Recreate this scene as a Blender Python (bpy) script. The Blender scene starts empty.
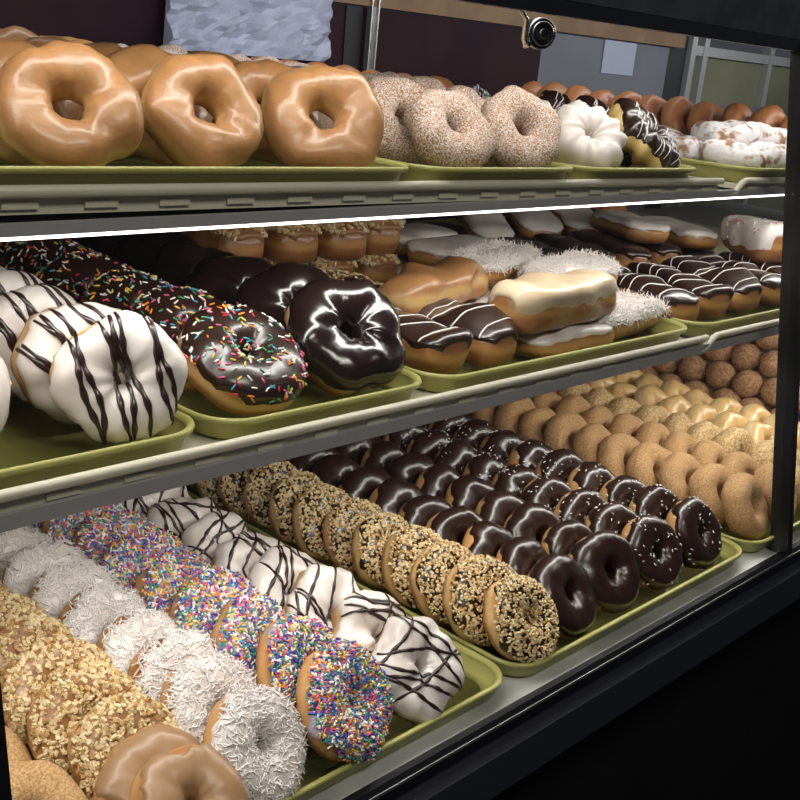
import bpy, math, random
from mathutils import Vector, Matrix, Euler, noise
PI = math.pi
C = bpy.context.scene.collection
sc = bpy.context.scene
sc.view_settings.view_transform = 'Standard'
sc.view_settings.look = 'None'
sc.view_settings.gamma = 1
sc.view_settings.use_curve_mapping = False
sc.view_settings.exposure = 0.0

# ------------------------------------------------------------ materials
def srgb(h):
    c = [int(h[i:i+2], 16)/255 for i in (0, 2, 4)]
    return tuple((v/12.92 if v <= .04045 else ((v+.055)/1.055)**2.4) for v in c) + (1,)

def mat(name, col, rough=.5, metal=0, spec=.5, noise_col=None, nscale=60, ncontrast=(.4, .6), bump=0, bscale=200,
        bdist=.001, coat=0, sss=0, emit=None, estr=0):
    m = bpy.data.materials.new(name); m.use_nodes = True
    nt = m.node_tree; N = nt.nodes; L = nt.links
    b = N['Principled BSDF']
    b.inputs['Base Color'].default_value = col
    b.inputs['Roughness'].default_value = rough
    b.inputs['Metallic'].default_value = metal
    b.inputs['Specular IOR Level'].default_value = spec
    b.inputs['Coat Weight'].default_value = coat
    b.inputs['Coat Roughness'].default_value = .17
    if emit:
        b.inputs['Emission Color'].default_value = emit
        b.inputs['Emission Strength'].default_value = estr
    tc = N.new('ShaderNodeTexCoord')
    if noise_col:
        n = N.new('ShaderNodeTexNoise'); n.inputs['Scale'].default_value = nscale; n.inputs['Detail'].default_value = 5
        r = N.new('ShaderNodeMapRange'); r.inputs[1].default_value, r.inputs[2].default_value = ncontrast
        mx = N.new('ShaderNodeMix'); mx.data_type = 'RGBA'
        mx.inputs[6].default_value = col; mx.inputs[7].default_value = noise_col
        L.new(tc.outputs['Object'], n.inputs['Vector']); L.new(n.outputs['Fac'], r.inputs[0])
        L.new(r.outputs[0], mx.inputs[0]); L.new(mx.outputs[2], b.inputs['Base Color'])
    if bump:
        n2 = N.new('ShaderNodeTexNoise'); n2.inputs['Scale'].default_value = bscale; n2.inputs['Detail'].default_value = 4
        bp = N.new('ShaderNodeBump'); bp.inputs['Strength'].default_value = bump; bp.inputs['Distance'].default_value = bdist
        L.new(tc.outputs['Object'], n2.inputs['Vector']); L.new(n2.outputs['Fac'], bp.inputs['Height'])
        L.new(bp.outputs['Normal'], b.inputs['Normal'])
    return m

def dough_mat(name, dark, pale, band=.0042, rough=.5, coat=0, bump=.3, off=0.0):
    """fried dough: brown faces with a paler band round the equator"""
    m = mat(name, dark, rough, coat=coat, bump=bump, bscale=150, bdist=.0012)
    nt = m.node_tree; N = nt.nodes; L = nt.links; b = N['Principled BSDF']
    tc = N.new('ShaderNodeTexCoord'); sp = N.new('ShaderNodeSeparateXYZ')
    L.new(tc.outputs['Object'], sp.inputs[0])
    n = N.new('ShaderNodeTexNoise'); n.inputs['Scale'].default_value = 35; n.inputs['Detail'].default_value = 4
    L.new(tc.outputs['Object'], n.inputs['Vector'])
    def mth(op, a, c=None):
        q = N.new('ShaderNodeMath'); q.operation = op
        for i, v in enumerate((a, c)):
            if v is None: continue
            if isinstance(v, (int, float)): q.inputs[i].default_value = v
            else: L.new(v, q.inputs[i])
        return q.outputs[0]
    wob = mth('MULTIPLY', mth('SUBTRACT', n.outputs['Fac'], .5), .012)
    z = mth('ABSOLUTE', mth('ADD', mth('SUBTRACT', sp.outputs['Z'], off), wob))
    r = N.new('ShaderNodeMapRange'); r.interpolation_type = 'SMOOTHSTEP'
    r.inputs[1].default_value = band*.3; r.inputs[2].default_value = band*1.9
    r.inputs[3].default_value = 1; r.inputs[4].default_value = 0
    L.new(z, r.inputs[0])
    n3 = N.new('ShaderNodeTexNoise'); n3.inputs['Scale'].default_value = 90; n3.inputs['Detail'].default_value = 6
    L.new(tc.outputs['Object'], n3.inputs['Vector'])
    m1 = N.new('ShaderNodeMix'); m1.data_type = 'RGBA'
    m1.inputs[6].default_value = tuple(v*.75 for v in dark[:3])+(1,); m1.inputs[7].default_value = tuple(min(1, v*1.3) for v in dark[:3])+(1,)
    L.new(n3.outputs['Fac'], m1.inputs[0])
    mx = N.new('ShaderNodeMix'); mx.data_type = 'RGBA'
    L.new(r.outputs[0], mx.inputs[0]); L.new(m1.outputs[2], mx.inputs[6]); mx.inputs[7].default_value = pale
    L.new(mx.outputs[2], b.inputs['Base Color'])
    return m

M = {}
M['yeast'] = dough_mat('yeast dough', srgb('B07A42'), srgb('D9B27A'))
M['cake'] = dough_mat('cake dough', srgb('A8713F'), srgb('CB9A62'), band=.006)
M['pale_cake'] = dough_mat('pale cake dough', srgb('C08E52'), srgb('E3C180'), band=.008)
M['glazed'] = dough_mat('glazed dough', srgb('A8784A'), srgb('CDA66C'), band=.005, rough=.4, coat=.32, bump=.5)
M['glazed_pale'] = dough_mat('pale glazed dough', srgb('E0BA7C'), srgb('F0DAB0'), band=.006, rough=.35, coat=.6)
M['fried'] = dough_mat('plain fried dough', srgb('A5683A'), srgb('B87C4A'), band=.006, rough=.5, coat=.15)
M['bar'] = dough_mat('bar dough', srgb('93623A'), srgb('B4854C'), band=.004, rough=.4, coat=.3, bump=.6)
M['sugar'] = mat('sugared crust', srgb('9A6C40'), .8, noise_col=srgb('E0D4CC'), nscale=700, ncontrast=(.42, .60), bump=.6, bscale=500)
M['sugar_pink'] = mat('sugared crust pale', srgb('AC8468'), .8, noise_col=srgb('D8C8C2'), nscale=900, ncontrast=(.36, .64), bump=.6, bscale=500)
M['cinnamon'] = mat('cinnamon sugar crust', srgb('AA7C4A'), .8, noise_col=srgb('D6B080'), nscale=520, ncontrast=(.36, .68), bump=.9, bscale=600, bdist=.0012)
M['crumb'] = mat('crumb crust', srgb('B48A54'), .8, noise_col=srgb('E2C896'), nscale=300, ncontrast=(.36, .64), bump=1, bscale=300, bdist=.002)
M['hole'] = mat('donut hole crust', srgb('A47850'), .75, noise_col=srgb('D8B088'), nscale=240, ncontrast=(.4, .68), bump=.8, bscale=300, bdist=.0015)
M['powder'] = mat('powdered sugar', srgb('F2EEF0'), .9, noise_col=srgb('A98060'), nscale=55, ncontrast=(.52, .62), bump=.8, bscale=180, bdist=.002)
M['choc'] = mat('chocolate icing', srgb('2C1913'), .30, bump=.3, bscale=38, bdist=.0016, coat=.55)
M['choc_dark'] = mat('dark chocolate icing', srgb('1E1110'), .20, bump=.4, bscale=40, bdist=.002, coat=.8)
M['white'] = mat('white icing', srgb('DCD0C8'), .35, noise_col=srgb('E8E0DA'), nscale=30, bump=.3, bscale=50, bdist=.0015, coat=.25)
M['vanilla'] = mat('vanilla icing', srgb('BDA586'), .4, noise_col=srgb('D2BEA0'), nscale=30, bump=.3, bscale=60, bdist=.0015, coat=.3)
M['caramel'] = mat('maple icing', srgb('8F6238'), .45, bump=.2, bscale=60, coat=.3)
M['rainbow_base'] = mat('sprinkle stained icing', srgb('8A7C8C'), .4, noise_col=srgb('B8AEC0'), nscale=60)
M['maple'] = mat('maple glaze', srgb('A07C58'), .38, bump=.2, bscale=60, coat=.15)
M['drizzle'] = mat('chocolate drizzle', srgb('2A1714'), .3, coat=.4)
M['drizzle_white'] = mat('white drizzle', srgb('E6E0DC'), .35, coat=.3)
M['coconut'] = mat('coconut flake', srgb('F0EAE6'), .6)
M['nut'] = mat('nut crumb', srgb('DDC79A'), .6)
M['nut2'] = mat('toasted nut crumb', srgb('B79058'), .6)
for k, c in dict(s_white='F2EEE8', s_pink='E45A86', s_blue='3C57B8', s_purple='6A3E96', s_orange='EE8A2E', s_yellow='EBCB4A',
                 s_green='3E9468', s_red='C83040', s_teal='4E9AB4').items():
    M[k] = mat('sprinkle '+k[2:], srgb(c), .4)
M['tray'] = mat('olive fibreglass tray', srgb('B2AF66'), .38, noise_col=srgb('A8A55E'), nscale=14, bump=.05, bscale=300, coat=.15)
M['rack'] = mat('cream shelf rack', srgb('CFCAB4'), .45)
M['steel'] = mat('brushed steel', srgb('B4B4B2'), .32, metal=.9, bump=.05, bscale=120)
M['deck'] = mat('steel deck', srgb('D4D5D2'), .42, metal=.1, noise_col=srgb('A8A9A6'), nscale=8)
M['lightbar'] = mat('grey aluminium channel', srgb('A5A2A2'), .45, metal=.15)
M['black'] = mat('black frame', srgb('16171B'), .3, spec=.5, bump=.05, bscale=400)
M['header'] = mat('charcoal header', srgb('3A3D44'), .45, noise_col=srgb('2E3137'), nscale=25, bump=.1, bscale=300)
M['base'] = mat('charcoal base panel', srgb('24262E'), .45, bump=.05)
M['led'] = mat('led diffuser', (1, 1, 1, 1), .5, emit=(1, .98, .95, 1), estr=4)
M['wall_purple'] = mat('dark plum panel', srgb('25111A'), .6, spec=.12, noise_col=srgb('30181E'), nscale=5, bump=.05)
M['wood'] = mat('tan wood beam', srgb('8A6A48'), .6, noise_col=srgb('7A5B3C'), nscale=12)
M['greywall'] = mat('grey panel', srgb('6E7178'), .6, noise_col=srgb('62656C'), nscale=4)
M['darkgap'] = mat('dark gap', srgb('1A191B'), .6)
M['alum'] = mat('aluminium frame', srgb('A5A5A3'), .4, metal=.3)
M['olivepane'] = mat('olive pane', srgb('7C7C5E'), .4, noise_col=srgb('6A6A52'), nscale=4)
M['paper'] = mat('white paper', srgb('A9AEC2'), .6)
M['bag'] = mat('white waxed bag', srgb('B4B7CE'), .4, bump=.35, bscale=22, bdist=.005)
M['chrome'] = mat('chrome', srgb('D8D4CE'), .18, metal=1)
M['knob'] = mat('black plastic', srgb('101114'), .18, coat=.6)
M['floor'] = mat('dark floor', srgb('121215'), .5, noise_col=srgb('1B1B1F'), nscale=6)
M['ceiling'] = mat('ceiling grey', srgb('55555A'), .8)

def glass_mat():
    m = bpy.data.materials.new('display glass'); m.use_nodes = True
    nt = m.node_tree; N = nt.nodes; L = nt.links
    for n in list(N): N.remove(n)
    o = N.new('ShaderNodeOutputMaterial'); t = N.new('ShaderNodeBsdfTransparent'); g = N.new('ShaderNodeBsdfGlossy')
    g.inputs['Roughness'].default_value = .02; t.inputs['Color'].default_value = (.985, .99, .985, 1)
    lw = N.new('ShaderNodeLayerWeight'); lw.inputs[0].default_value = .5
    f = N.new('ShaderNodeMath'); f.operation = 'POWER'; f.inputs[1].default_value = 5
    L.new(lw.outputs['Facing'], f.inputs[0])
    g2 = N.new('ShaderNodeMath'); g2.operation = 'MULTIPLY_ADD'; g2.inputs[1].default_value = .6; g2.inputs[2].default_value = .02
    L.new(f.outputs[0], g2.inputs[0]); f = g2
    x = N.new('ShaderNodeMixShader')
    L.new(f.outputs[0], x.inputs[0]); L.new(t.outputs[0], x.inputs[1]); L.new(g.outputs[0], x.inputs[2]); L.new(x.outputs[0], o.inputs[0])
    return m
M['glass'] = glass_mat()

# ------------------------------------------------------------ mesh collector
class MB:
    def __init__(s): s.v = []; s.f = []; s.mi = []; s.sm = []
    def add(s, vs, fs, mi=0, smooth=True):
        o = len(s.v); s.v += [tuple(p) for p in vs]
        for f in fs: s.f.append(tuple(i+o for i in f)); s.mi.append(mi); s.sm.append(smooth)
    def box(s, x0, x1, y0, y1, z0, z1, mi=0):
        v = [(x, y, z) for x in (x0, x1) for y in (y0, y1) for z in (z0, z1)]
        s.add(v, [(0, 1, 3, 2), (4, 6, 7, 5), (0, 4, 5, 1), (2, 3, 7, 6), (0, 2, 6, 4), (1, 5, 7, 3)], mi, False)
    def prism(s, poly, x0, x1, mi=0):     # polygon in the yz plane extruded along x
        n = len(poly); v = [(x0, y, z) for y, z in poly]+[(x1, y, z) for y, z in poly]
        s.add(v, [tuple(range(n)), tuple(range(2*n-1, n-1, -1))]+[(i, i+n, (i+1) % n+n, (i+1) % n) for i in range(n)], mi, False)
    def tube(s, pts, rad, seg=8, mi=0, flat=1.0, up=None):
        n = len(pts); ring = []
        pts = [Vector(p) for p in pts]
        for i, p in enumerate(pts):
            t = (pts[min(i+1, n-1)]-pts[max(i-1, 0)]).normalized()
            u = Vector(up[i]) if up else (Vector((0, 0, 1)) if abs(t.z) < .9 else Vector((1, 0, 0)))
            a = t.cross(u).normalized(); b = a.cross(t).normalized()
            r = rad[i] if isinstance(rad, (list, tuple)) else rad
            ring += [p+a*(r*math.cos(2*PI*k/seg))+b*(r*flat*math.sin(2*PI*k/seg)) for k in range(seg)]
        f = [(i*seg+k, i*seg+(k+1) % seg, (i+1)*seg+(k+1) % seg, (i+1)*seg+k) for i in range(n-1) for k in range(seg)]
        f += [tuple(range(seg-1, -1, -1)), tuple(range((n-1)*seg, n*seg))]
        s.add(ring, f, mi)
    def build(s, name, mats, parent=None):
        me = bpy.data.meshes.new(name); me.from_pydata(s.v, [], s.f)
        for m in (mats if isinstance(mats, (list, tuple)) else [mats]): me.materials.append(m)
        me.polygons.foreach_set('material_index', s.mi); me.polygons.foreach_set('use_smooth', s.sm)
        me.update()
        o = bpy.data.objects.new(name, me); C.objects.link(o)
        if parent: o.parent = parent
        return o

def tag(o, label=None, cat=None, group=None, kind=None):
    if label: o['label'] = label
    if cat: o['category'] = cat
    if group: o['group'] = group
    if kind: o['kind'] = kind
    return o
def empty(name, loc=(0, 0, 0)):
    o = bpy.data.objects.new(name, None); C.objects.link(o); o.location = loc; o.empty_display_size = .02; return o

# ------------------------------------------------------------ pastry shapes
class Ring:
    """a ring donut: major radius A, half width w, half height h"""
    def __init__(s, A, w, h, seed, amp=.0016, ridges=0):
        s.A, s.w, s.h, s.seed, s.amp, s.ridges = A, w, h, seed, amp, ridges
    def p(s, u, v, off=0.0):
        cv, sv = math.cos(v), math.sin(v)
        e = .86
        a = math.copysign(abs(cv)**e, cv); b = math.copysign(abs(sv)**e, sv)
        nr = s.seed*7.3
        d = s.amp*noise.noise((math.cos(u)*1.6+nr, math.sin(u)*1.6, math.cos(v)*.9))*2 + \
            s.amp*.5*noise.noise((math.cos(u)*5+nr, math.sin(u)*5, v*1.3))
        if s.ridges:
            d += .0033*math.cos(s.ridges*u+1.0*v)+.0012*noise.noise((u*2, v*2, s.seed))
        d *= .62+.38*cv
        rho = s.A+(s.w+off+d)*a
        z = (s.h+off+d)*b
        el = 1+.03*math.sin(u*2+s.seed)
        return Vector((rho*math.cos(u)*el, rho*math.sin(u)/el, z))
    def n(s, u, v):
        e = .01
        a = s.p(u+e, v)-s.p(u-e, v); b = s.p(u, v+e)-s.p(u, v-e)
        return a.cross(b).normalized()
    def dough(s, nu=40, nv=18):
        mb = MB(); vs = [s.p(2*PI*i/nu, 2*PI*j/nv) for i in range(nu) for j in range(nv)]
        mb.add(vs, [(i*nv+j, ((i+1) % nu)*nv+j, ((i+1) % nu)*nv+(j+1) % nv, i*nv+(j+1) % nv) for i in range(nu) for j in range(nv)])
        return mb
    def vlim(s, u, lo, hi, wav):
        q = s.seed*3.1
        a = lo+wav*noise.noise((math.cos(u)*2+q, math.sin(u)*2, 3.3))+wav*.5*noise.noise((math.cos(u)*6+q, math.sin(u)*6, 1.3))
        b = hi+wav*.6*noise.noise((math.cos(u)*2+q, math.sin(u)*2, 8.3))
        return a, b
    def icing(s, t=.0022, lo=.15, hi=PI+.2, wav=.5, nu=48, nv=16):
        mb = MB(); vs = []
        for i in range(nu):
            u = 2*PI*i/nu; a, b = s.vlim(u, lo, hi, wav)
            for j in range(nv+1):
                x = j/nv; v = a+(b-a)*x
                prof = min(1, math.sqrt(max(0, min(x, 1-x)*9)))
                lip = .0006*math.exp(-((x-.1)/.05)**2)
                vs.append(s.p(u, v, -.0008+(t+.0008)*prof+lip))
        m = nv+1
        mb.add(vs, [(i*m+j, ((i+1) % nu)*m+j, ((i+1) % nu)*m+j+1, i*m+j+1) for i in range(nu) for j in range(nv)])
        return mb
    def scatter(s, n, rng, lo, hi, t, cov=1.0):
        out = []
        while len(out) < n:
            u = rng.random()*2*PI; v = lo+(hi-lo)*rng.random()
            rho = s.A+s.w*math.cos(v)
            if rng.random() > rho/(s.A+s.w): continue
            if cov < 1 and noise.noise((math.cos(u)*1.5, math.sin(u)*1.5+s.seed, v)) > cov-.5: continue
            p = s.p(u, v, t); nn = s.n(u, v)
            if nn.dot(p-s.p(u, v, t-.01)) < 0: nn = -nn
            out.append((p, nn))
        return out
    def stripes(s, mb, lines, t, rad, rng):
        """drizzle: lines across the top face (angle, offset)"""
        for ang, off in lines:
            ca, sa = math.cos(ang), math.sin(ang); seg = []; ups = []
            ph = rng.random()*6; R = s.A+s.w
            k = -R*1.02
            def flush():
                if len(seg) > 3:
                    n = len(seg)
                    mb.tube(list(seg), [rad*(.55+.45*min(1, 4*min(i, n-1-i)/n))*(1+.25*math.sin(i*.9+ph)) for i in range(n)], 6, flat=.55, up=list(ups))
                seg.clear(); ups.clear()
            while k < R*1.02:
                o = off+.002*math.sin(k*90+ph)
                x, y = ca*k-sa*o, sa*k+ca*o
                rho = math.hypot(x, y); u = math.atan2(y, x)
                c = (rho-s.A)/(s.w+t)
                if abs(c) > .995: flush()
                else:
                    v = math.acos(max(-1, min(1, math.copysign(abs(c)**(1/.86), c))))
                    p = s.p(u, v, t); nn = (p-s.p(u, v, t-.01)).normalized()
                    seg.append(p); ups.append(nn)
                k += .0022
            flush()
        return mb

class Bar:
    """a long john or eclair, long axis along local X"""
    def __init__(s, l, w, h, seed, amp=.0025, twist=0):
        s.l, s.w, s.h, s.seed, s.amp, s.twist = l/2, w/2, h/2, seed, amp, twist
    def p(s, x, v, off=0.0):     # x in -1..1, v angle round the bar
        k = (1-abs(x)**9)**.5 if abs(x) < 1 else 0
        cv, sv = math.cos(v), math.sin(v); e = .60
        a = math.copysign(abs(cv)**e, cv); b = math.copysign(abs(sv)**e, sv)
        q = s.seed*5.7
        d = s.amp*2*noise.noise((x*2.2+q, cv*.8, sv*.8))
        if s.twist: d += .0032*math.cos(2*v+x*s.twist)
        return Vector((x*(s.l+off), (s.w+off+d)*a*k, (s.h+off+d)*b*k))
    def dough(s, nx=30, nv=20):
        mb = MB(); xs = [math.sin(PI/2*(-1+2*i/nx)) for i in range(1, nx)]
        vs = [s.p(x, 2*PI*j/nv) for x in xs for j in range(nv)]; m = len(xs)
        fs = [(i*nv+j, (i+1)*nv+j, (i+1)*nv+(j+1) % nv, i*nv+(j+1) % nv) for i in range(m-1) for j in range(nv)]
        a = len(vs); vs += [Vector((-s.l, 0, 0)), Vector((s.l, 0, 0))]
        fs += [(j, (j+1) % nv, a) for j in range(nv)]+[((m-1)*nv+(j+1) % nv, (m-1)*nv+j, a+1) for j in range(nv)]
        mb.add(vs, fs); return mb
    def icing(s, t=.0025, lo=.25, wav=.35, nx=36, nv=14, ext=.97):
        mb = MB(); vs = []; q = s.seed*2.9
        for i in range(nx+1):
            x = math.sin(PI/2*(-1+2*i/nx))*ext
            a = lo+wav*noise.noise((x*3+q, 1, 1)); b = PI-lo+wav*noise.noise((x*3+q, 4, 1))
            for j in range(nv+1):
                y = j/nv; pr = min(1, math.sqrt(min(y, 1-y)*8))*min(1, math.sqrt(max(0, min(i, nx-i)*.5)))
                vs.append(s.p(x, a+(b-a)*y, -.0008+(t+.0008)*pr))
        m = nv+1
        mb.add(vs, [(i*m+j, (i+1)*m+j, (i+1)*m+j+1, i*m+j+1) for i in range(nx) for j in range(nv)])
        return mb
    def scatter(s, n, rng, lo=.3, t=.002):
        out = []
        for _ in range(n):
            x = rng.uniform(-.93, .93); v = rng.uniform(lo, PI-lo)
            p = s.p(x, v, t); out.append((p, (p-s.p(x, v, t-.01)).normalized()))
        return out
    def stripes(s, mb, n, t, rad, rng):
        for k in range(n):
            x0 = -.85+1.7*(k+.5)/n+rng.uniform(-.04, .04); sl = rng.uniform(-.25, .35)
            pts = []; ups = []
            for j in range(13):
                y = j/12; v = .45+(PI-.9)*y; x = max(-.95, min(.95, x0+sl*(y-.5)))
                p = s.p(x, v, t); pts.append(p); ups.append((p-s.p(x, v, t-.01)).normalized())
            mb.tube(pts, rad, 6, flat=.6, up=ups)
        return mb

def frame_of(n, rng, tilt=.0):
    n = (n+Vector((rng.uniform(-tilt, tilt), rng.uniform(-tilt, tilt), rng.uniform(-tilt, tilt)))).normalized()
    a = n.orthogonal().normalized(); b = n.cross(a); th = rng.random()*2*PI
    t = a*math.cos(th)+b*math.sin(th); return t, n.cross(t), n

def sprinkles(pts, rng, ln=.0055, rad=.0008, ncol=9, tilt=.6):
    mb = MB()
    for p, n in pts:
        t, b, n = frame_of(n, rng, tilt)
        L = ln*rng.uniform(.8, 1.1)/2; vs = []
        for x, r in ((-L, .55), (-L*.75, 1), (L*.75, 1), (L, .55)):
            vs += [p+t*x+b*(rad*r*math.cos(2*PI*k/5))+n*(rad*r*math.sin(2*PI*k/5)) for k in range(5)]
        fs = [(i*5+k, i*5+(k+1) % 5, (i+1)*5+(k+1) % 5, (i+1)*5+k) for i in range(3) for k in range(5)]+[(4, 3, 2, 1, 0), (15, 16, 17, 18, 19)]
        mb.add(vs, fs, rng.randrange(ncol))
    return mb
def crumbs(pts, rng, size=.0022, tilt=.8, el=1.5):
    mb = MB()
    for p, n in pts:
        t, b, n = frame_of(n, rng, tilt); s = size*rng.uniform(.65, 1.25)
        vs = [p+t*(x*s*el*rng.uniform(.35, .6))+b*(y*s*rng.uniform(.3, .6))+n*(z*s*rng.uniform(.25, .5)) for x in (-1, 1) for y in (-1, 1) for z in (-1, 1)]
        mb.add(vs, [(0, 1, 3, 2), (4, 6, 7, 5), (0, 4, 5, 1), (2, 3, 7, 6), (0, 2, 6, 4), (1, 5, 7, 3)], 0 if rng.random() < .68 else 1, False)
    return mb
def flakes(pts, rng, ln=.010, wd=.0007):
    mb = MB()
    for p, n in pts:
        t, b, n = frame_of(n, rng, .5); L = ln*rng.uniform(.5, 1.15); cu = rng.uniform(-.5, .9); cs = rng.uniform(-.6, .6)
        pp = []
        for k in range(5):
            x = (k/4-.5)
            pp.append(p+t*(x*L)+n*(L*cu*(x*x-.02)+.0003)+b*(L*cs*x*x*1.6))
        mb.tube(pp, [wd*q for q in (.4, .9, 1.1, .9, .4)], 4, flat=.5, up=[n]*5)
    return mb
SPR = [M[k] for k in ('s_white', 's_pink', 's_blue', 's_white', 's_orange', 's_yellow', 's_green', 's_purple', 's_teal')]
SPR2 = [M[k] for k in ('s_white', 's_pink', 's_yellow', 's_white', 's_orange', 's_white', 's_green', 's_red', 's_teal')]

PROTO = {}; USED = set()
def proto_dim(kind): return KINDS[kind][0]

def make(kind, var):
    """build the first of a kind, with its parts"""
    rng = random.Random(hash_(kind)+var*17)
    nm, typ, prm = KINDS[kind]
    if typ == 'ring':
        d = dict(A=.0275, w=.0165, h=.017, amp=.0016, ridges=0, dough='yeast'); d.update(prm)
        g = Ring(d['A'], d['w'], d['h'], var*1.7+hash_(kind) % 13, d['amp'], d['ridges'])
    elif typ == 'bar':
        d = dict(l=.15, w=.055, h=.042, dough='bar', twist=0, amp=.0025); d.update(prm)
        g = Bar(d['l'], d['w'], d['h'], var*1.3+hash_(kind) % 11, d['amp'], d['twist'])
    ic = d.get('icing'); top = d.get('top'); dz = d.get('drizzle')
    dough = (g.dough(72, 18) if d.get('ridges') else g.dough())
    if not ic and not top and not dz:
        return dough.build(nm, M[d['dough']])
    r = empty(nm)
    dough.build('dough', M[d['dough']], r)
    t = d.get('t', .0022)
    if typ == 'ring':
        lo, hi = d.get('lo', .15), d.get('hi', PI+.3)
        if ic: g.icing(t, lo, hi, d.get('wav', .5)).build('icing', M[ic], r)
        pts = g.scatter(d.get('n', 300), rng, lo+.1, hi-.1, t+.0004 if ic else .0006, d.get('cov', 1)) if top else None
    else:
        if ic: g.icing(t, d.get('lo', .25)).build('icing', M[ic], r)
        pts = g.scatter(d.get('n', 300), rng, d.get('lo', .25)+.1, t) if top else None
    if top == 'sprinkles': tag(sprinkles(pts, rng, .0070, .0010, tilt=.8).build('sprinkles', SPR, r), kind='stuff')
    if top == 'light_sprinkles': tag(sprinkles(pts, rng, .0054, .0008, tilt=.3).build('sprinkles', SPR2, r), kind='stuff')
    if top == 'white_bits': tag(sprinkles(pts, rng, .0034, .0006, 1, tilt=.3).build('sprinkles', [M['s_white']], r), kind='stuff')
    if top == 'nuts': tag(crumbs(pts, rng, d.get('size', .0030)).build('nut_topping', [M['nut'], M['nut2']], r), kind='stuff')
    if top == 'coconut': tag(flakes(pts, rng, d.get('fl', .010)).build('coconut_flakes', M['coconut'], r), kind='stuff')
    if dz:
        mb = MB()
        if typ == 'ring':
            base = d.get('dang', .5)+var*.12; R = g.A+g.w
            if dz == 'wild':
                ln = [(rng.uniform(.2, 1.3), rng.uniform(-.9, .9)*R) for _ in range(6)]+[(rng.uniform(1.4, 2.0), rng.uniform(-.8, .8)*R) for _ in range(2)]
            else:
                ln = [(base+rng.uniform(-.06, .06), o*R) for o in (-.62, -.5, -.12, .02, .16, .55, .68)]
            g.stripes(mb, ln, t+.0006, d.get('drad', .0016), rng)
        else: g.stripes(mb, d.get('ns', 9), t+.0004, .0009, rng)
        mb.build('drizzle', M[d.get('dmat', 'drizzle')], r)
    return r
def hash_(s):
    h = 7
    for ch in s: h = (h*31+ord(ch)) % 10007
    return h
CK = dict(A=.0252, w=.0168, h=.0165)            # cake ring, 8.4 cm
YS = dict(A=.0290, w=.0180, h=.0170)            # yeast ring, 9.4 cm
def K(name, typ, base=None, **k):
    d = dict(base or {}); d.update(k); return (name, typ, d)
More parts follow.
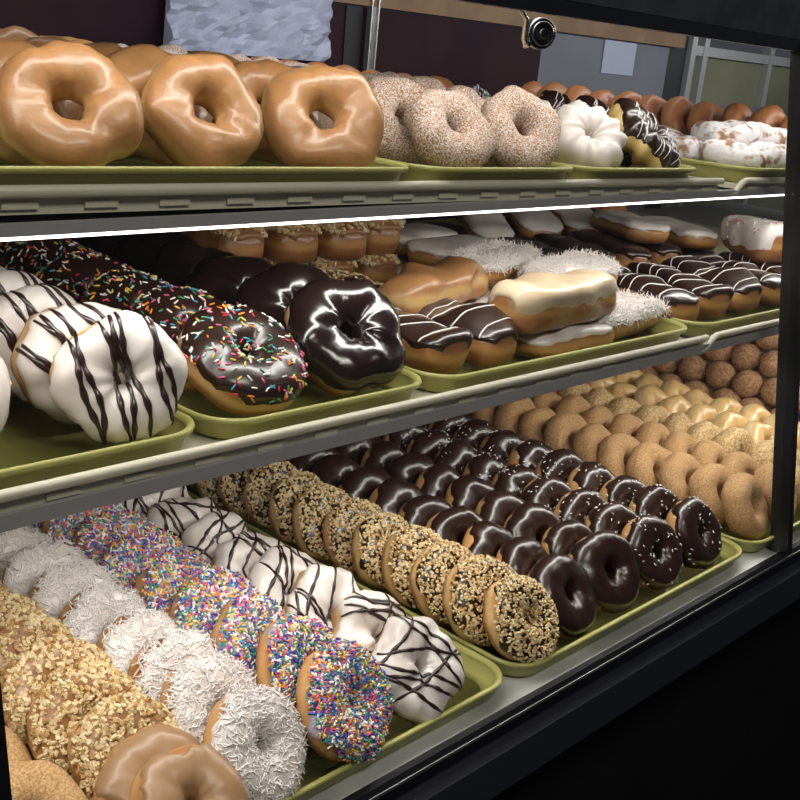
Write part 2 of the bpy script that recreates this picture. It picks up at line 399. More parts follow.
KINDS = {
 'glazed': K('glazed_donut', 'ring', YS, dough='glazed', amp=.0040),
 'glazed_dark': K('glazed_donut', 'ring', YS, dough='fried', amp=.0028),
 'sugar': K('sugared_donut', 'ring', YS, A=.0265, dough='sugar', amp=.0036),
 'sugar_pink': K('sugared_donut', 'ring', YS, A=.0265, dough='sugar_pink', amp=.0036),
 'fried': K('plain_donut', 'ring', CK, dough='fried'),
 'cruller_white': K('glazed_cruller', 'ring', A=.0245, w=.0165, h=.0165, ridges=10, dough='white', icing='white', t=.0022, lo=-.9, hi=PI+1, wav=.2),
 'cruller_choc': K('chocolate_cruller', 'ring', A=.0265, w=.0180, h=.0165, ridges=11, dough='pale_cake', icing='choc', t=.0018, lo=.05, hi=PI+.5, drizzle='lines', dmat='drizzle_white', drad=.0008),
 'powder': K('powdered_donut', 'ring', CK, dough='powder', w=.020, h=.0155, amp=.004),
 'stripe': K('striped_donut', 'ring', YS, icing='white', drizzle='lines', A=.0250, w=.0190, h=.0185, lo=.1, dang=-1.2, drad=.0021, amp=.003),
 'white_sprinkle': K('sprinkled_donut', 'ring', YS, icing='white', top='light_sprinkles', n=60),
 'choc_sprinkle': K('sprinkled_donut', 'ring', YS, icing='choc', top='light_sprinkles', n=240, h=.019, w=.0220, A=.030),
 'choc_big': K('chocolate_donut', 'ring', YS, icing='choc_dark', A=.030, w=.0215, h=.0195, amp=.0045, lo=-.2, t=.003),
 'b_white': K('drizzled_donut', 'ring', CK, A=.0260, w=.0185, icing='white', drizzle='wild', lo=-.1, t=.0035, amp=.0050, drad=.0017),
 'b_rainbow': K('rainbow_sprinkle_donut', 'ring', CK, A=.0280, w=.0200, icing='rainbow_base', top='sprinkles', n=1700, lo=.35, wav=.6, hi=PI+.7, dough='cake'),
 'b_coco': K('coconut_donut', 'ring', CK, A=.0260, w=.0178, icing='white', top='coconut', n=800, lo=.3, hi=PI+.4, fl=.011, dough='cake', wav=.7),
 'b_nut': K('nut_donut', 'ring', CK, A=.0258, w=.0178, icing='caramel', top='nuts', n=1100, size=.0027, t=.0012, lo=.35, wav=.6, dough='cake'),
 'b_caramel': K('maple_donut', 'ring', CK, A=.0250, w=.0185, icing='maple', lo=.5, wav=.8, dough='cake'),
 'b_cinn': K('cinnamon_sugar_donut', 'ring', CK, A=.0250, w=.0175, dough='cinnamon'),
 'c_nut': K('nut_chocolate_donut', 'ring', CK, icing='choc', top='nuts', n=1150, size=.0021, lo=.25),
 'c_choc': K('chocolate_donut', 'ring', CK, icing='choc', lo=0, wav=.7, dough='cake'),
 'c_bits': K('chocolate_donut', 'ring', CK, icing='choc', lo=0, wav=.7, top='white_bits', n=60, cov=.75, dough='cake'),
 'd_cinn': K('cinnamon_sugar_donut', 'ring', CK, dough='cinnamon'),
 'd_crumb': K('crumb_donut', 'ring', CK, dough='crumb', amp=.0028),
 'd_glaze': K('glazed_cake_donut', 'ring', CK, dough='glazed_pale', amp=.0022),
 'bar_nut': K('nut_bar', 'bar', icing='caramel', top='nuts', n=1300, size=.0028, l=.145, w=.062, h=.048, lo=.35),
 'bar_twist': K('glazed_twist', 'bar', dough='glazed', l=.20, w=.060, h=.042, twist=7, amp=.005),
 'bar_white': K('iced_bar', 'bar', icing='vanilla', l=.190, w=.066, h=.047, amp=.004, lo=.0),
 'bar_white_top': K('iced_bar', 'bar', icing='white', l=.15, w=.068, h=.028),
 'bar_coco': K('coconut_bar', 'bar', icing='white', top='coconut', n=900, l=.155, w=.066, h=.034, fl=.018, lo=.1),
 'bar_choc': K('chocolate_bar', 'bar', icing='choc', drizzle='lines', dmat='drizzle_white', l=.155, w=.066, h=.046, ns=6, amp=.005),
 'bar_choc_plain': K('chocolate_bar', 'bar', icing='choc', l=.155, w=.060, h=.044),
 'bar_choc_spr': K('chocolate_bar', 'bar', icing='choc', top='light_sprinkles', n=190, l=.125, w=.062, h=.046),
 'bar_choc_nut': K('chocolate_bar', 'bar', icing='choc', top='nuts', n=420, size=.0024, l=.125, w=.060, h=.044),
 'bar_white_chip': K('iced_bar', 'bar', icing='white', top='light_sprinkles', n=70, lo=-.3, l=.12, w=.07, h=.055, dough='bar'),
}
def place(kind, var, loc, rot, label, cat, group):
    key = (kind, var)
    if key not in PROTO:
        PROTO[key] = o = make(kind, var)
    else:
        s = PROTO[key]; o = s.copy(); C.objects.link(o)
        for ch in s.children:
            c = ch.copy(); C.objects.link(c); c.parent = o
    o.location = loc; o.rotation_euler = rot
    tag(o, label, cat, group)
    return o
def lean_rot(lean, yaw=0, spin=0):
    """face towards -Y, leaning back by `lean` degrees, yaw about Z"""
    m = Matrix.Rotation(math.radians(yaw), 4, 'Z') @ Matrix.Rotation(math.radians(90-lean), 4, 'X') @ Matrix.Rotation(spin, 4, 'Z')
    return m.to_euler()
ORD = ['frontmost', 'second from the front', 'third from the front', 'fourth from the front', 'fifth from the front', 'sixth from the front',
       'seventh from the front', 'eighth from the front', 'ninth from the front', 'tenth from the front', 'eleventh from the front',
       'twelfth from the front', 'thirteenth from the front', 'fourteenth from the front', 'fifteenth from the front']
def ring_row(kind, look, where, group, x, y0, dy, n, floor, lean, yaw=0, nvar=3, dx=0.0, jx=.003, seed=1, kinds=None, start=0, jl=6, lift=0, jy=11):
    rng = random.Random(seed*91+7)
    for i in range(n):
        k = kinds[i] if kinds else kind
        kn, _, prm = KINDS[k]
        d = dict(A=.0275, w=.0165, h=.017); d.update(prm)
        R = d['A']+d['w']; le = lean+rng.uniform(-jl, jl)
        a = math.radians(le)
        z = sag(floor, x)+(R-d['h']*.55)*math.cos(a)+d['h']*(.75*math.sin(a)+.5*math.cos(a))+.0015+lift
        place(k, rng.randrange(nvar), (x+dx*i+rng.uniform(-jx, jx), y0+dy*i+rng.uniform(-.002, .002), z),
              lean_rot(le, yaw+rng.uniform(-jy, jy), rng.uniform(-.15, .15) if d.get('drizzle') == 'lines' else rng.random()*6.28),
              '%s, %s %s' % (look, ORD[i+start], where), 'donut', group).scale = [rng.uniform(.95, 1.04)]*3

# the racks and trays sag slightly towards the right, as in the photo
def sag(z, x):
    if z > 1.2: return z-.0094*(x-.32)
    if z > 1.0: return z-.0060*(x-1.30)
    return z
def sag_rot(z): return .0094 if z > 1.2 else (.0060 if z > 1.0 else 0)
# ------------------------------------------------------------ trays
def tray(x0, x1, y0, y1, zf, label, group, rim=.020):
    cx, cy = (x0+x1)/2, (y0+y1)/2; W, D = (x1-x0)/2, (y1-y0)/2
    root = empty('serving_tray', (cx, cy, sag(zf, cx))); root.rotation_euler = (0, sag_rot(zf), 0); tag(root, label, 'tray', group)
    prof_in = [(.018, .0022), (.010, .0045), (.0055, rim-.004), (.0045, rim-.001), (.0025, rim), (0, rim), (-.001, rim-.002), (0, rim-.0045), (.0030, rim-.005)]
    prof_out = [(.0075, .002), (.013, 0)]
    prof = prof_in+prof_out
    def loop(ins, z, r=.035, seg=7):
        pts = []; r2 = max(.004, r-ins)
        for sx, sy, a0 in ((1, 1, 0), (-1, 1, PI/2), (-1, -1, PI), (1, -1, 1.5*PI)):
            ccx, ccy = sx*(W-ins-r2), sy*(D-ins-r2)
            for k in range(seg+1):
                a = a0+PI/2*k/seg; pts.append((ccx+r2*math.cos(a), ccy+r2*math.sin(a), z))
        return pts
    nb = 32
    def shell(pf, first_cap, last_cap, mb):
        vs = []
        for ins, z in pf: vs += loop(ins, z)
        fs = [(i*nb+k, i*nb+(k+1) % nb, (i+1)*nb+(k+1) % nb, (i+1)*nb+k) for i in range(len(pf)-1) for k in range(nb)]
        if first_cap: fs.append(tuple(range(nb)))
        if last_cap: fs.append(tuple(range(len(pf)*nb-1, (len(pf)-1)*nb-1, -1)))
        mb.add(vs, fs)
    mb = MB(); shell(prof[:4]+[], True, False, mb); 
    # outside of the pan
    shell([(.0045, rim-.005), (.0080, .002), (.013, 0)], False, True, mb)
    mb.build('pan', M['tray'], root)
    mb = MB(); shell([(.0058, rim-.0035), (.0045, rim-.001), (.0025, rim), (0, rim), (-.001, rim-.002), (0, rim-.0045), (.0055, rim-.0045)], False, False, mb)
    mb.build('rim', M['tray'], root)
    return root

# ------------------------------------------------------------ display case
KG = .163
def gy(z): return .5+KG*(z-.79)
XL, XR = -.25, 2.75
# floor, ceiling, walls
def struct(name, mb, m, parent=None):
    o = mb.build(name, m, parent)
    if not parent: o['kind'] = 'structure'
    return o
mb = MB(); mb.box(-3, 5, -3, 4, -.05, 0); struct('floor', mb, M['floor'])
mb = MB(); mb.box(-3, 5, -3, 4, 2.75, 2.8); struct('ceiling', mb, M['ceiling'])
# back wall of the case with panels
mb = MB(); mb.box(XL, 1.875, 1.40, 1.43, .60, 1.409)
struct('wall_back', mb, M['wall_purple'])
mb = MB(); mb.box(XL, 2.40, 1.385, 1.43, 1.411, 1.50); struct('trim_1', mb, M['wood'])
mb = MB(); mb.box(1.877, 2.36, 1.40, 1.43, .60, 1.409); struct('trim_2', mb, M['greywall'])
mb = MB(); mb.box(1.335, 1.372, 1.397, 1.3995, .9, 1.409); struct('trim_3', mb, M['darkgap'])
mb = MB(); mb.box(2.362, 2.455, 1.41, 1.44, .60, 1.50); struct('trim_4', mb, M['darkgap'])
# sliding door leaves at the back right
dr = empty('door_1', (2.8, 1.41, .6)); dr['kind'] = 'structure'
mb = MB()
for x in (2.457, 2.515, 2.86, 3.25): mb.box(x-2.8, x-2.8+.022, -.012, .012, 0, .90)
mb.box(-.34, .48, -.010, .010, .80, .822); mb.box(-.34, .48, -.010, .010, .0, .03)
mb.build('door_frame', M['alum'], dr)
mb = MB(); mb.box(-.32, .46, .004, .008, .03, .80); mb.build('door_pane', M['olivepane'], dr)
mb = MB(); mb.box(-.32, .46, -.003, .003, .62, .69); mb.build('door_rail', M['greywall'], dr)
mb = MB(); mb.box(XL-.02, XL, .52, 1.43, .60, 1.5); struct('wall_left', mb, M['wall_purple'])

# bottom deck
dk = empty('display_case', (1.2, .5, 0)); tag(dk, 'dark framed glass display case holding three shelves of donuts', 'display case')
X0, X1 = XL-1.2, XR-1.2
mb = MB(); mb.box(X0, X1, .0017, .92, .775, .790); mb.build('steel_deck', M['deck'], dk)
mb = MB(); mb.prism([(.0015, .7910), (.0010, .7925), (-.006, .7925), (-.010, .789), (-.010, .775), (.0015, .775)], X0, X1); mb.build('glass_channel', M['black'], dk)
mb = MB(); mb.prism([(-.0102, .7895), (-.0112, .7895), (-.0112, .7865), (-.0102, .7865)], X0, X1); mb.build('channel_edge', M['steel'], dk)
mb = MB(); mb.prism([(-.0115, .774), (-.022, .768), (-.030, .735), (.05, .66), (.05, .774)], X0, X1); mb.build('front_panel', M['base'], dk)
mb = MB(); mb.box(X0, X1, .051, .90, .0, .773); mb.build('cabinet', M['floor'], dk)

# posts and glass
def post(x, label):
    mb = MB(); w = .0065
    z0, z1 = .795, 1.398
    for (yo, ye, ww) in ((-.012, .012, w),):
        vs = [(sx*ww, gy(z)+dy-gy(z0), z-z0) for z in (z0, z1) for sx, dy in ((-1, yo), (1, yo), (1, ye), (-1, ye))]
        mb.add(vs, [(0, 3, 2, 1), (4, 5, 6, 7), (0, 1, 5, 4), (1, 2, 6, 5), (2, 3, 7, 6), (3, 0, 4, 7)], 0, False)
    o = mb.build('glass_post', M['black'], dk); o.location = (x-1.2, gy(z0)-.5, z0)
    return o
post(1.302, 'slanted black metal post between the two glass panes at the right')
post(.262, 'slanted black metal post at the lower left corner of the photo')
def pane(x0, x1, label):
    mb = MB(); z0, z1 = .796, 1.392
    vs = [(x, gy(z)+dy-gy(z0), z-z0) for z in (z0, z1) for x, dy in ((x0, -.002), (x1, -.002), (x1, .002), (x0, .002))]
    mb.add(vs, [(0, 3, 2, 1), (4, 5, 6, 7), (0, 1, 5, 4), (1, 2, 6, 5), (2, 3, 7, 6), (3, 0, 4, 7)], 0, False)
    o = mb.build('glass_pane', M['glass'], dk); o.location = (-1.2, gy(z0)-.5, z0)
pane(.272, 1.292, 'slanted clear glass pane covering the front of the donut case')
pane(1.312, XR, 'clear glass pane to the right of the black post')
pane(XL, .252, 'clear glass pane left of the lower left black post')

# header
hd = empty('header', (0, .1, 1.38)); hd.parent = dk
mb = MB(); mb.prism([(-.006, .022), (.004, .30), (.10, .30), (.10, .030), (.020, .022)], X0, X1); mb.build('fascia', M['header'], hd)
mb = MB(); mb.prism([(-.007, .009), (-.006, .0215), (.022, .0215), (.022, .0105), (.006, .009)], X0, X1); mb.build('lower_channel', M['black'], hd)
mb = MB(); mb.box(X0, X1+.5, .1005, .80, .14, .16); mb.build('case_top', M['black'], hd)
mb = MB(); mb.box(X0+.1, X1-.1, .030, .048, .0155, .0215); mb.build('light_tube', M['led'], hd)

# shelves
def shelf(name_lbl, zr, zl, units, yb, led_label, yo=.62, ch=.0105, dd=0.0):
    """zr: rail height, zl: height of the light strip"""
    out = []
    for (x0, x1, lbl) in units:
        s = empty('shelf_rack', ((x0+x1)/2, yo, sag(zr, (x0+x1)/2))); s.rotation_euler = (0, sag_rot(zr), 0); tag(s, lbl, 'shelf rack', 'cream shelf racks')
        a, b = x0-(x0+x1)/2, x1-(x0+x1)/2
        mb = MB(); mb.tube(([(a-.034, .003, -.017), (a-.016, .002, -.015), (a-.004, 0, -.003)] if x0 > 1 else [])+[(a+.003, 0, -.001), (b, 0, -.001)], .0040, 10)
        mb.build('front_rail', M['rack'], s)
        mb = MB()
        mb.box(a, b, .0035, .0055, -.0155, -.003)
        n = int((b-a)/.055)
        for k in range(n):
            x = a+(k+.5)*(b-a)/n; mb.box(x-.012, x+.012, .0015, .0035, -.012, -.0075)
        mb.build('slotted_lip', M['rack'], s)
        mb = MB(); mb.box(a, b, .0056, yb-yo, -.0125, -.0065-dd); mb.build('rack_deck', M['rack'], s)
        out.append(s)
    s = empty('shelf_light', (1.2, yo, zl)); tag(s, led_label, 'light')
    sl = .006 if zl > 1.1 else .0045
    mb = MB(); mb.prism([(-.001, .0025 if zl > 1.1 else 0), (-.001, ch-.0005), (.003, ch), (.003, sl), (yb-yo, sl), (yb-yo, sl-.0025), (.003, sl-.0025), (.003, .0025 if zl > 1.1 else 0)], X0, X1)
    mb.build('channel', M['lightbar'], s)
    mb = MB(); mb.box(X0+.02, X1-.02, *((-.0005, .0125, .0002, .0024) if zl > 1.1 else (.004, .0155, .0002, .0019))); mb.build('led_strip', M['led'], s)
    return out
shelf('top', 1.249, 1.2185, [(XL, 1.205, 'cream rack on the top shelf, left of the gap'), (1.262, XR, 'cream rack on the top shelf, right of the gap')], 1.36,
      'grey light channel with glowing white strip under the top shelf')
shelf('mid', 1.0645, 1.0460, [(XL, 1.178, 'cream rack on the middle shelf, left of the gap'), (1.20, XR, 'cream rack on the middle shelf, right of the gap')], 1.36,
      'grey light channel under the middle shelf', yo=.590, ch=.0110, dd=.002)
# slotted standard on the back wall
for x, l in ((1.385, 'slotted metal upright on the back wall right of the white bag'),):
    o = MB()
    o.box(-.009, .009, 0, .003, 0, .6); o.box(-.009, -.0065, -.008, 0, 0, .6); o.box(.0065, .009, -.008, 0, 0, .6)
    q = o.build('slotted_upright', M['steel']); q.location = (x, 1.388, .9); tag(q, l, 'bracket rail')
    mb = MB()
    for k in range(22): mb.box(-.002, .002, -.0006, -.0001, .012+k*.027, .026+k*.027)
    sl = mb.build('slots', M['darkgap'], q)

# knob on the glass
kb = empty('glass_clamp', (.842, .632, 1.374)); tag(kb, 'round black knob on chrome bracket hanging below the header', 'clamp')
def disc(mb, r, y0, y1, seg=28, bev=.0012):
    vs = []
    for y, rr in ((y0, 0.0001), (y0, r-bev), (y0+bev*math.copysign(1, y1-y0), r), (y1-bev*math.copysign(1, y1-y0), r), (y1, r-bev), (y1, .0001)):
        vs += [(rr*math.cos(2*PI*k/seg), y, rr*math.sin(2*PI*k/seg)) for k in range(seg)]
    mb.add(vs, [(i*seg+k, i*seg+(k+1) % seg, (i+1)*seg+(k+1) % seg, (i+1)*seg+k) for i in range(5) for k in range(seg)])
mb = MB(); disc(mb, .0135, -.006, .006); disc(mb, .0105, -.009, -.0061); disc(mb, .0095, .0061, .012); kn = mb.build('knob', M['knob'], kb)
mb = MB(); disc(mb, .0045, -.0125, -.0092); mb.build('lock_button', M['black'], kn)
kn.rotation_euler = (0, 0, -.55)
mb = MB(); mb.tube([(-.030, 0, .030), (-.030, 0, .016), (-.022, .0, .010), (-.022, .0, -.006), (-.014, .003, -.012), (-.008, .005, -.010)], .0032, 8, flat=.6)
mb.build('chrome_bracket', M['chrome'], kb)

# white bag hanging at the back
bg = MB(); nx, nz = 26, 22
vs = []
for side in (0, 1):
    for i in range(nx+1):
        for j in range(nz+1):
            x = i/nx; z = j/nz
            d = .014*noise.noise((x*3, z*3, side*5))+.026*abs(noise.noise((x*5+2, z*4, 3)))+.018*abs(noise.noise((x*9+z*5, z*8-x*4, 9)))
            th = .016*min(1, 6*min(x, 1-x))
            vs.append((-.155+.31*x+.008*(z-.5), (-th-d) if side == 0 else .002, .17*z))
m = nz+1; q = (nx+1)*m
fs = [(i*m+j, (i+1)*m+j, (i+1)*m+j+1, i*m+j+1) for i in range(nx) for j in range(nz)]
fs += [(q+i*m+j, q+i*m+j+1, q+(i+1)*m+j+1, q+(i+1)*m+j) for i in range(nx) for j in range(nz)]
bd = [(i*m) for i in range(nx+1)]+[nx*m+j for j in range(1, nz+1)]+[i*m+nz for i in range(nx-1, -1, -1)]+[j for j in range(nz-1, 0, -1)]
fs += [(bd[k], q+bd[k], q+bd[(k+1) % len(bd)], bd[(k+1) % len(bd)]) for k in range(len(bd))]
bg.add(vs, fs, 0, False); b = bg.build('paper_bag', M['bag']); b.location = (1.13, 1.383, 1.318)
tag(b, 'crumpled white bag hanging on the dark back wall', 'bag')
# notice sheet on the grey panel
mb = MB(); mb.box(-.062, .062, -.002, 0, -.034, .034); b = mb.build('paper_sheet', M['paper']); b.location = (2.155, 1.399, 1.374)
tag(b, 'white paper sheet pinned on the grey back panel', 'paper')

# ------------------------------------------------------------ trays
G9 = 'olive serving trays'
YT = .618
ZT, ZM, ZB = 1.2430, 1.0564, .7912
tray(.235, .6925, YT, 1.27, ZT, 'olive tray of glazed donuts on the top shelf', G9)
tray(.6975, .925, YT, 1.27, ZT, 'olive tray of sugared donuts on the top shelf', G9)
tray(.930, 1.162, YT, 1.27, ZT, 'olive tray of crullers on the top shelf', G9)
tray(1.270, 1.725, YT, 1.27, ZT, 'olive tray of powdered donuts on the top shelf', G9)
tray(1.732, 2.19, YT, 1.27, ZT, 'olive tray at the right end of the top shelf', G9)
tray(.235, .472, .598, 1.27, ZM, 'olive tray of striped white donuts on the middle shelf', G9)
tray(.478, .713, .598, 1.27, ZM, 'olive tray of chocolate donuts on the middle shelf', G9)
tray(.718, 1.168, .598, 1.27, ZM, 'olive tray of assorted bars on the middle shelf', G9)
tray(1.178, 1.63, .598, 1.27, ZM, 'olive tray of chocolate eclairs on the middle shelf', G9)
tray(.300, .768, .510, 1.17, ZB, 'olive bottom tray of nut, coconut and rainbow sprinkle donuts', G9)
tray(.774, 1.236, .510, 1.17, ZB, 'olive bottom tray of chocolate iced donuts', G9)
tray(1.244, 1.700, .510, 1.17, ZB, 'olive bottom tray of cinnamon, crumb and glazed donuts', G9)
tray(1.704, 2.20, .510, 1.17, ZB, 'deep olive bottom tray heaped with donut holes', G9, rim=.046)

# ------------------------------------------------------------ bottom shelf
fl = ZB+.003
dy = .047
ring_row('b_cinn', 'cinnamon sugar donut', 'at the far left of the bottom shelf', 'cinnamon donuts in the left bottom tray', .322, .590, .072, 7, fl, 64, seed=3)
ring_row('', 'maple iced ring donut', 'in the tan nut donut row', 'maple donuts in the left bottom tray', .408, .530, .034, 2, fl, 56, seed=4, jy=5, kinds=['b_caramel', 'b_caramel'])
ring_row('b_nut', 'tan nut covered donut', 'behind the maple donuts, bottom shelf', 'tan nut donuts in the left bottom tray', .405, .602, .048, 10, fl, 38, seed=5)
ring_row('b_coco', 'white coconut donut', 'in the coconut row, bottom shelf', 'coconut donuts in the left bottom tray', .486, .548, .051, 10, fl, 36, seed=6, yaw=4)
ring_row('b_rainbow', 'rainbow sprinkle donut', 'in the rainbow row, bottom shelf', 'rainbow sprinkle donuts in the left bottom tray', .573, .545, .054, 10, fl, 36, seed=7, yaw=2, jy=16)
ring_row('b_white', 'white donut with chocolate drizzle', 'in the white row, bottom shelf', 'drizzled white donuts in the left bottom tray', .665, .552, .054, 11, fl, 40, seed=8)
ring_row('c_nut', 'chocolate donut with nut crumbs', 'in the row along the tray edge', 'nut chocolate donuts in the bottom tray', .813, .548, .045, 13, fl, 34, seed=9)
ring_row('c_choc', 'glossy chocolate iced donut', 'in the row beside the nut row', 'plain chocolate donuts in the bottom tray', .893, .552, .047, 12, fl, 34, seed=10)
ring_row('c_choc', 'glossy chocolate iced donut', 'third row of the chocolate tray', 'plain chocolate donuts in the bottom tray', .975, .555, .047, 12, fl, 34, seed=11)
ring_row('c_bits', 'chocolate donut with few white bits', 'fourth row of chocolate tray', 'chocolate donuts with white bits', 1.060, .552, .047, 12, fl, 34, seed=12)
ring_row('c_bits', 'chocolate donut with white bits', 'rightmost row of chocolate tray', 'chocolate donuts with white bits', 1.150, .548, .047, 13, fl, 32, seed=13)
ring_row('d_cinn', 'brown cinnamon sugar donut', 'in the row next to the chocolate tray', 'cinnamon donuts in the right bottom tray', 1.290, .550, .046, 13, fl, 30, seed=14)
ring_row('d_cinn', 'cinnamon sugar donut', 'in the second row of the brown tray', 'cinnamon donuts in the right bottom tray', 1.374, .552, .046, 13, fl, 30, seed=15)
ring_row('d_crumb', 'tan crumb donut', 'in the third row of the brown tray', 'crumb donuts in the right bottom tray', 1.458, .555, .046, 12, fl, 34, seed=16)
ring_row('d_glaze', 'pale glazed cake donut', 'in the fourth row of the brown tray', 'glazed cake donuts in the right bottom tray', 1.543, .560, .047, 12, fl, 40, seed=18)
ring_row('d_glaze', 'pale glazed cake donut', 'in the row beside the donut holes', 'glazed cake donuts in the right bottom tray', 1.628, .562, .047, 12, fl, 44, seed=19)
# donut holes
rng = random.Random(5)
def ball(seed):
    mb = MB(); nu, nv = 14, 9; vs = []
    for j in range(1, nv):
        for i in range(nu):
            a, b = 2*PI*i/nu, PI*j/nv; d = Vector((math.cos(a)*math.sin(b), math.sin(a)*math.sin(b), math.cos(b)))
            vs.append(d*(.0258+.0026*noise.noise(d*2+Vector((seed*5, 0, 0)))))
    k = len(vs); vs += [Vector((0, 0, .0258)), Vector((0, 0, -.0258))]
    fs = [(j*nu+i, (j+1)*nu+i, (j+1)*nu+(i+1) % nu, j*nu+(i+1) % nu) for j in range(nv-2) for i in range(nu)]
    fs += [(i, (i+1) % nu, k) for i in range(nu)]+[((nv-2)*nu+(i+1) % nu, (nv-2)*nu+i, k+1) for i in range(nu)]
    mb.add(vs, fs); return mb.build('donut_hole', M['hole'])
BALLS = [ball(i) for i in range(4)]; nb_ = 0
for L_ in range(4):
    for i in range(7-L_):
        for j in range(12-L_):
            if (L_ < 2 and 1 < i < 6-L_ and 1 < j < 9): continue
            x = 1.752+.053*(i+L_*.5); y = .560+.053*(j+L_*.5); z = fl+.027+L_*.038
            o = BALLS[nb_] if nb_ < 4 else BALLS[rng.randrange(4)].copy()
            if nb_ >= 4: C.objects.link(o)
            nb_ += 1
            o.location = (x+rng.uniform(-.003, .003), y+rng.uniform(-.003, .003), z+rng.uniform(-.002, .002)); o.rotation_euler = (rng.random()*6, rng.random()*6, 0)
            tag(o, 'brown sugared donut hole in the heap at the right of the bottom shelf', 'donut hole', 'donut holes heaped in the right bottom tray')

# ------------------------------------------------------------ top shelf
ft = ZT+.003
T = 'on the top shelf'
ring_row('glazed', 'large glazed ring donut', 'in the leftmost glazed row', 'glazed donuts on the top shelf', .398, .672, .066, 8, ft, 38, seed=20, yaw=-10)
ring_row('glazed', 'glossy glazed ring donut', 'in the middle glazed row', 'glazed donuts on the top shelf', .508, .670, .066, 9, ft, 38, seed=21, yaw=-14)
ring_row('glazed', 'glossy glazed ring donut', 'in the glazed row beside the sugared donuts', 'glazed donuts on the top shelf', .620, .670, .066, 9, ft, 38, seed=22, yaw=-14)
ring_row('', 'sugar coated ring donut', 'in the left sugared row', 'sugared donuts on the top shelf', .778, .668, .062, 10, ft, 42, yaw=-14, seed=23, kinds=['sugar', 'sugar', 'sugar_pink']+['sugar_pink']*7)
ring_row('sugar', 'sugar coated ring donut', 'in the right sugared row', 'sugared donuts on the top shelf', .880, .668, .062, 10, ft, 42, yaw=-14, seed=24)
ring_row('', 'white glazed cruller', 'beside the chocolate cruller on the top shelf', 'crullers on the top shelf', .998, .672, .054, 3, ft, 48, yaw=-20, seed=25, kinds=['cruller_white']*3)
ring_row('', 'chocolate drizzled cruller', 'right of the white cruller on the top shelf', 'crullers on the top shelf', 1.118, .675, .056, 5, ft, 50, seed=26, kinds=['cruller_choc']*5, yaw=12)
ring_row('', 'plain brown ring donut', 'behind the white crullers', 'brown ring donuts on the top shelf', .968, .85, .05, 7, ft, 24, seed=27, kinds=['fried']*7)
ring_row('', 'plain brown ring donut', 'in the brown row behind the powdered donuts', 'brown ring donuts on the top shelf', 1.60, .665, .048, 12, ft, 20, seed=28, kinds=['fried']*12)
rng = random.Random(77)
for i, (x, y, z, l) in enumerate([(1.33, .672, .024, 'nearest the crullers'), (1.42, .675, .024, 'second from the crullers'), (1.52, .675, .024, 'nearest the black post'),
                                  (1.345, .77, .024, 'behind the one nearest the crullers'), (1.44, .77, .026, 'in the middle of the powdered heap'), (1.54, .77, .024, 'behind the one nearest the post'),
                                  (1.385, .72, .046, 'resting on top, left of two'), (1.49, .72, .046, 'resting on top, right of two'), (1.36, .87, .026, 'at the back left of the powdered heap'), (1.45, .87, .026, 'at the back of the powdered heap')]):
    place('powder', i % 3, (x, y, sag(ft, x)+z), (rng.uniform(-.15, .15), rng.uniform(-.15, .15), rng.random()*6), 'white powdered donut %s' % l, 'donut', 'powdered donuts on the top shelf')

# ------------------------------------------------------------ middle shelf
fm = ZM+.003
ring_row('', 'white donut with chocolate stripes', 'in the middle shelf striped row', 'striped white donuts on the middle shelf', .424, .645, .056, 5, fm, 16, seed=30, kinds=['stripe']*5, yaw=-12)
ring_row('', 'white striped donut', 'in the row left of the striped row', 'striped white donuts on the middle shelf', .325, .735, .058, 3, fm, 26, seed=31, kinds=['stripe']*3, yaw=-10)
ring_row('', 'white iced donut with few sprinkles', 'at the left edge of the middle shelf', 'white sprinkled donut', .300, .665, .06, 1, fm, 26, seed=32, kinds=['white_sprinkle'])
ring_row('', 'chocolate donut with rainbow sprinkles', 'behind the striped donuts', 'sprinkled chocolate donuts on the middle shelf', .395, .925, .062, 5, fm, 45, seed=33, kinds=['choc_sprinkle']*5)
ring_row('', 'chocolate donut with rainbow sprinkles', 'left row of the chocolate tray', 'sprinkled chocolate donuts on the middle shelf', .548, .662, .070, 8, fm, 56, seed=34, kinds=['choc_sprinkle']*8, yaw=-12)
ring_row('', 'large dark chocolate donut', 'right row of middle shelf tray', 'dark chocolate donuts on the middle shelf', .658, .660, .068, 8, fm, 48, seed=35, kinds=['choc_big']*8, yaw=-14)

def bar(kind, var, x, y, z, yaw, label, group, cat='pastry bar', tilt=0, roll=0):
    place(kind, var, (x, y, sag(fm, x)+z), Euler((math.radians(roll), math.radians(tilt), math.radians(yaw))), label, cat, group)
B1 = 'bars on the middle shelf'; B2 = 'eclairs in the right tray of the middle shelf'
bar('bar_choc', 0, .764, .698, .0245, 90, 'chocolate bar with white drizzle, frontmost beside the dark chocolate donuts', B1)
bar('bar_choc', 1, .838, .696, .0245, 87, 'chocolate bar with white drizzle, front, left of the vanilla iced bar', B1)
bar('bar_choc_spr', 0, .765, .850, .0245, 91, 'chocolate bar with rainbow sprinkles behind the front drizzled bar', B1)
bar('bar_choc_nut', 0, .838, .848, .0245, 90, 'chocolate bar with nuts lying behind the front chocolate bars', B1)
bar('bar_white_top', 0, .962, .650, .0155, 1, 'white iced bar lying flat under the front vanilla iced bar', B1)
bar('bar_coco', 0, 1.085, .660, .0205, 4, 'coconut bar at the front right corner, lying on the tray', B1)
bar('bar_white', 0, .955, .655, .0545, 2, 'vanilla iced bar on top of the front bars', B1)
bar('bar_coco', 1, 1.092, .730, .054, 8, 'coconut bar upper layer right of the vanilla iced bar', B1)
bar('bar_twist', 0, .890, .765, .052, 16, 'glazed twist lying behind the vanilla iced bar', B1)
bar('bar_white_top', 1, .962, .724, .0155, 2, 'white iced bar in the lower layer under the twist', B1)
bar('bar_white_top', 2, .962, .798, .0155, 2, 'white iced bar in the lower layer behind the twist', B1)
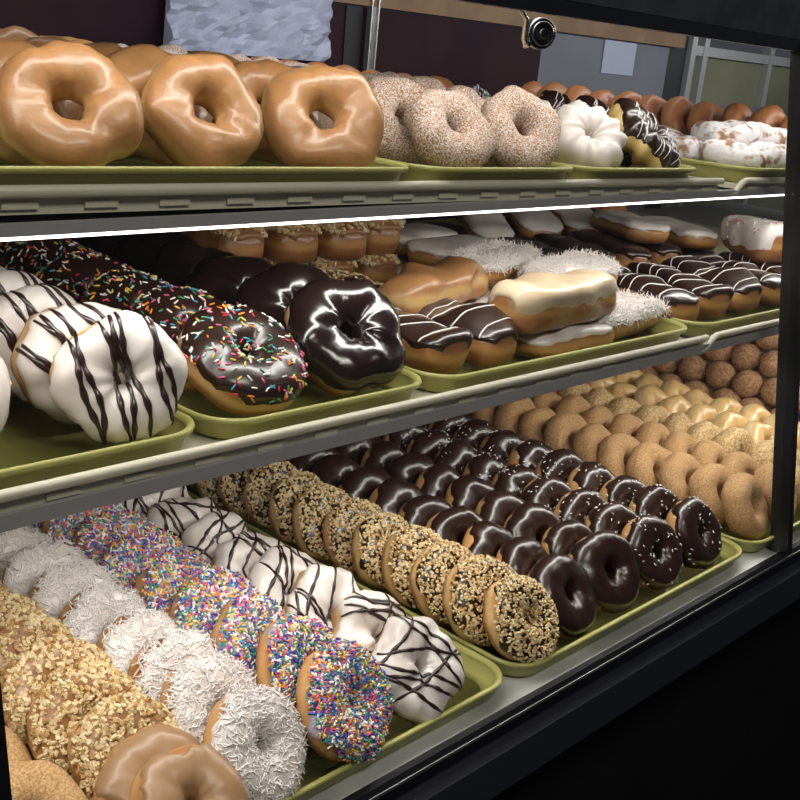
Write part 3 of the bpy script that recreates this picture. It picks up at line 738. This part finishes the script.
bar('bar_coco', 2, 1.09, .733, .0205, 3, 'coconut bar in the lower layer, second from the front', B1)
bar('bar_coco', 0, 1.085, .808, .0205, 3, 'coconut bar in the lower layer, third from the front', B1)
bar('bar_coco', 2, 1.045, .812, .054, 14, 'coconut bar upper layer, brightest, behind the other coconut bar', B1)
bar('bar_nut', 1, .760, .985, .070, 90, 'nut topped bar, leftmost of the raised nut bars', B1)
bar('bar_nut', 2, .832, .980, .070, 92, 'nut topped bar, second from left of the raised nut bars', B1)
bar('bar_nut', 0, .905, .975, .070, 88, 'nut topped bar, third of the raised nut bars', B1)
bar('bar_nut', 2, .978, .990, .070, 90, 'nut topped bar, rightmost of the raised nut bars', B1)
for i, x in enumerate((.760, .832, .905, .978)):
    bar('bar_nut', i % 3, x, .990, .0255, 90, 'nut topped bar in the lower layer, %s column' % ('first', 'second', 'third', 'fourth')[i], B1)
bar('bar_white_top', 1, 1.085, .905, .050, 10, 'white iced bar behind the brightest coconut bar', B1)
bar('bar_white_top', 0, 1.095, .985, .050, 10, 'white iced bar, second behind the coconut bars', B1)
bar('bar_white_top', 2, 1.085, 1.075, .050, 10, 'white iced bar at the back, beside the nut bars', B1)
for i in range(3):
    bar('bar_white_top', i, 1.085, .890+.076*i, .0155, 4, 'white iced bar in the lower layer, %s behind the coconut bars' % ('first', 'second', 'third')[i], B1)
# tray of eclairs
bar('bar_choc', 2, 1.215, .705, .024, 75, 'chocolate eclair with white drizzle, front left of the eclair tray', B2, 'eclair')
bar('bar_choc', 0, 1.300, .705, .024, 75, 'chocolate eclair with white drizzle, second from left at the front', B2, 'eclair')
bar('bar_choc', 1, 1.385, .705, .024, 76, 'chocolate eclair with white drizzle, third from left at the front', B2, 'eclair')
bar('bar_choc', 2, 1.470, .705, .024, 78, 'chocolate eclair with white drizzle, fourth from left at the front', B2, 'eclair')
bar('bar_choc', 0, 1.555, .705, .024, 78, 'chocolate eclair with white drizzle, fifth from left, under the speckled bar', B2, 'eclair')
bar('bar_choc_plain', 0, 1.220, .880, .034, 70, 'plain chocolate eclair, left in the second row', B2, 'eclair')
bar('bar_choc_plain', 1, 1.310, .880, .034, 70, 'plain chocolate eclair, middle of the second row', B2, 'eclair')
bar('bar_choc_plain', 2, 1.400, .880, .034, 72, 'plain chocolate eclair, right in the second row', B2, 'eclair')
bar('bar_choc_plain', 1, 1.488, .880, .034, 70, 'plain chocolate eclair, second row, fourth from left', B2, 'eclair')
bar('bar_choc_plain', 0, 1.575, .875, .024, 74, 'plain chocolate eclair, second row, rightmost beside the tray end', B2, 'eclair')
bar('bar_white_chip', 0, 1.565, .730, .075, 60, 'white iced bar with coloured specks beside the black post', B2)
bar('bar_white_top', 1, 1.455, .885, .072, 62, 'white iced eclair resting on the plain chocolate eclairs, left', B2, 'eclair')
bar('bar_white_top', 2, 1.555, .860, .062, 66, 'white iced eclair resting on the plain chocolate eclairs, right', B2, 'eclair')
for i, x in enumerate((1.27, 1.36, 1.45)):
    bar('bar_choc_plain', i, x, 1.055, .023, 66, 'plain chocolate eclair in the lower back layer, %s from left' % ('first', 'second', 'third')[i], B2, 'eclair')
bar('bar_white_top', 0, 1.300, 1.04, .060, 60, 'white iced eclair at the back left of the eclair tray', B2, 'eclair', tilt=-15)
bar('bar_white_top', 1, 1.400, 1.03, .066, 60, 'white iced eclair at the back middle of the eclair tray', B2, 'eclair', tilt=-15)
bar('bar_white_top', 2, 1.500, 1.02, .066, 60, 'white iced eclair at the back right of the eclair tray', B2, 'eclair', tilt=-15)
ring_row('', 'plain fried ring donut', 'at the back right of the middle shelf', 'fried donuts on the middle shelf', 1.575, .995, .055, 4, fm, 20, seed=40, kinds=['fried']*4, lift=.02)

# ------------------------------------------------------------ lights
def area(name, loc, rot, sx, sy, power, col=(1, 1, 1)):
    l = bpy.data.lights.new(name, 'AREA'); l.shape = 'RECTANGLE'; l.size = sx; l.size_y = sy; l.energy = power; l.color = col
    o = bpy.data.objects.new(name, l); C.objects.link(o); o.location = loc; o.rotation_euler = rot; return o
W_ = (1, .97, .92)
area('light_top_shelf', (1.2, .632, 1.2160), (math.radians(25), 0, 0), 2.7, .018, 2.6, W_)
area('light_middle_shelf', (1.2, .606, 1.0455), (math.radians(16), 0, 0), 2.7, .018, 3.8, W_)
area('light_header', (1.2, .639, 1.394), (math.radians(34), 0, 0), 2.7, .022, 3.6, W_)
area('room_lamp', (.2, -.6, 2.7), (math.radians(25), 0, 0), 1.4, .5, 24, (1, .95, .88))
area('back_wall_fill', (1.7, .95, 1.505), (math.radians(60), 0, 0), 3.0, .03, 5, (.92, .95, 1))  # unseen fill added under the case top to brighten bag and back wall
w = bpy.data.worlds.new('room'); sc.world = w; w.use_nodes = True
w.node_tree.nodes['Background'].inputs[0].default_value = (.8, .85, 1, 1); w.node_tree.nodes['Background'].inputs[1].default_value = .06

# ------------------------------------------------------------ camera
cd = bpy.data.cameras.new('camera'); cam = bpy.data.objects.new('camera', cd); C.objects.link(cam); sc.camera = cam
cd.sensor_width = 36; cd.sensor_fit = 'HORIZONTAL'; cd.lens = 1118.22/800*36; cd.clip_start = .02
Rw = ((0.68623803, -0.15567437, 0.71052295), (-0.72128849, -0.27176509, 0.63709234), (0.09391639, -0.94968901, -0.29878167))
m = Matrix.Identity(4)
for i in range(3):
    m[i][0] = Rw[i][0]; m[i][1] = -Rw[i][1]; m[i][2] = -Rw[i][2]
m.translation = (0, 0, 1.35)
cam.matrix_world = m
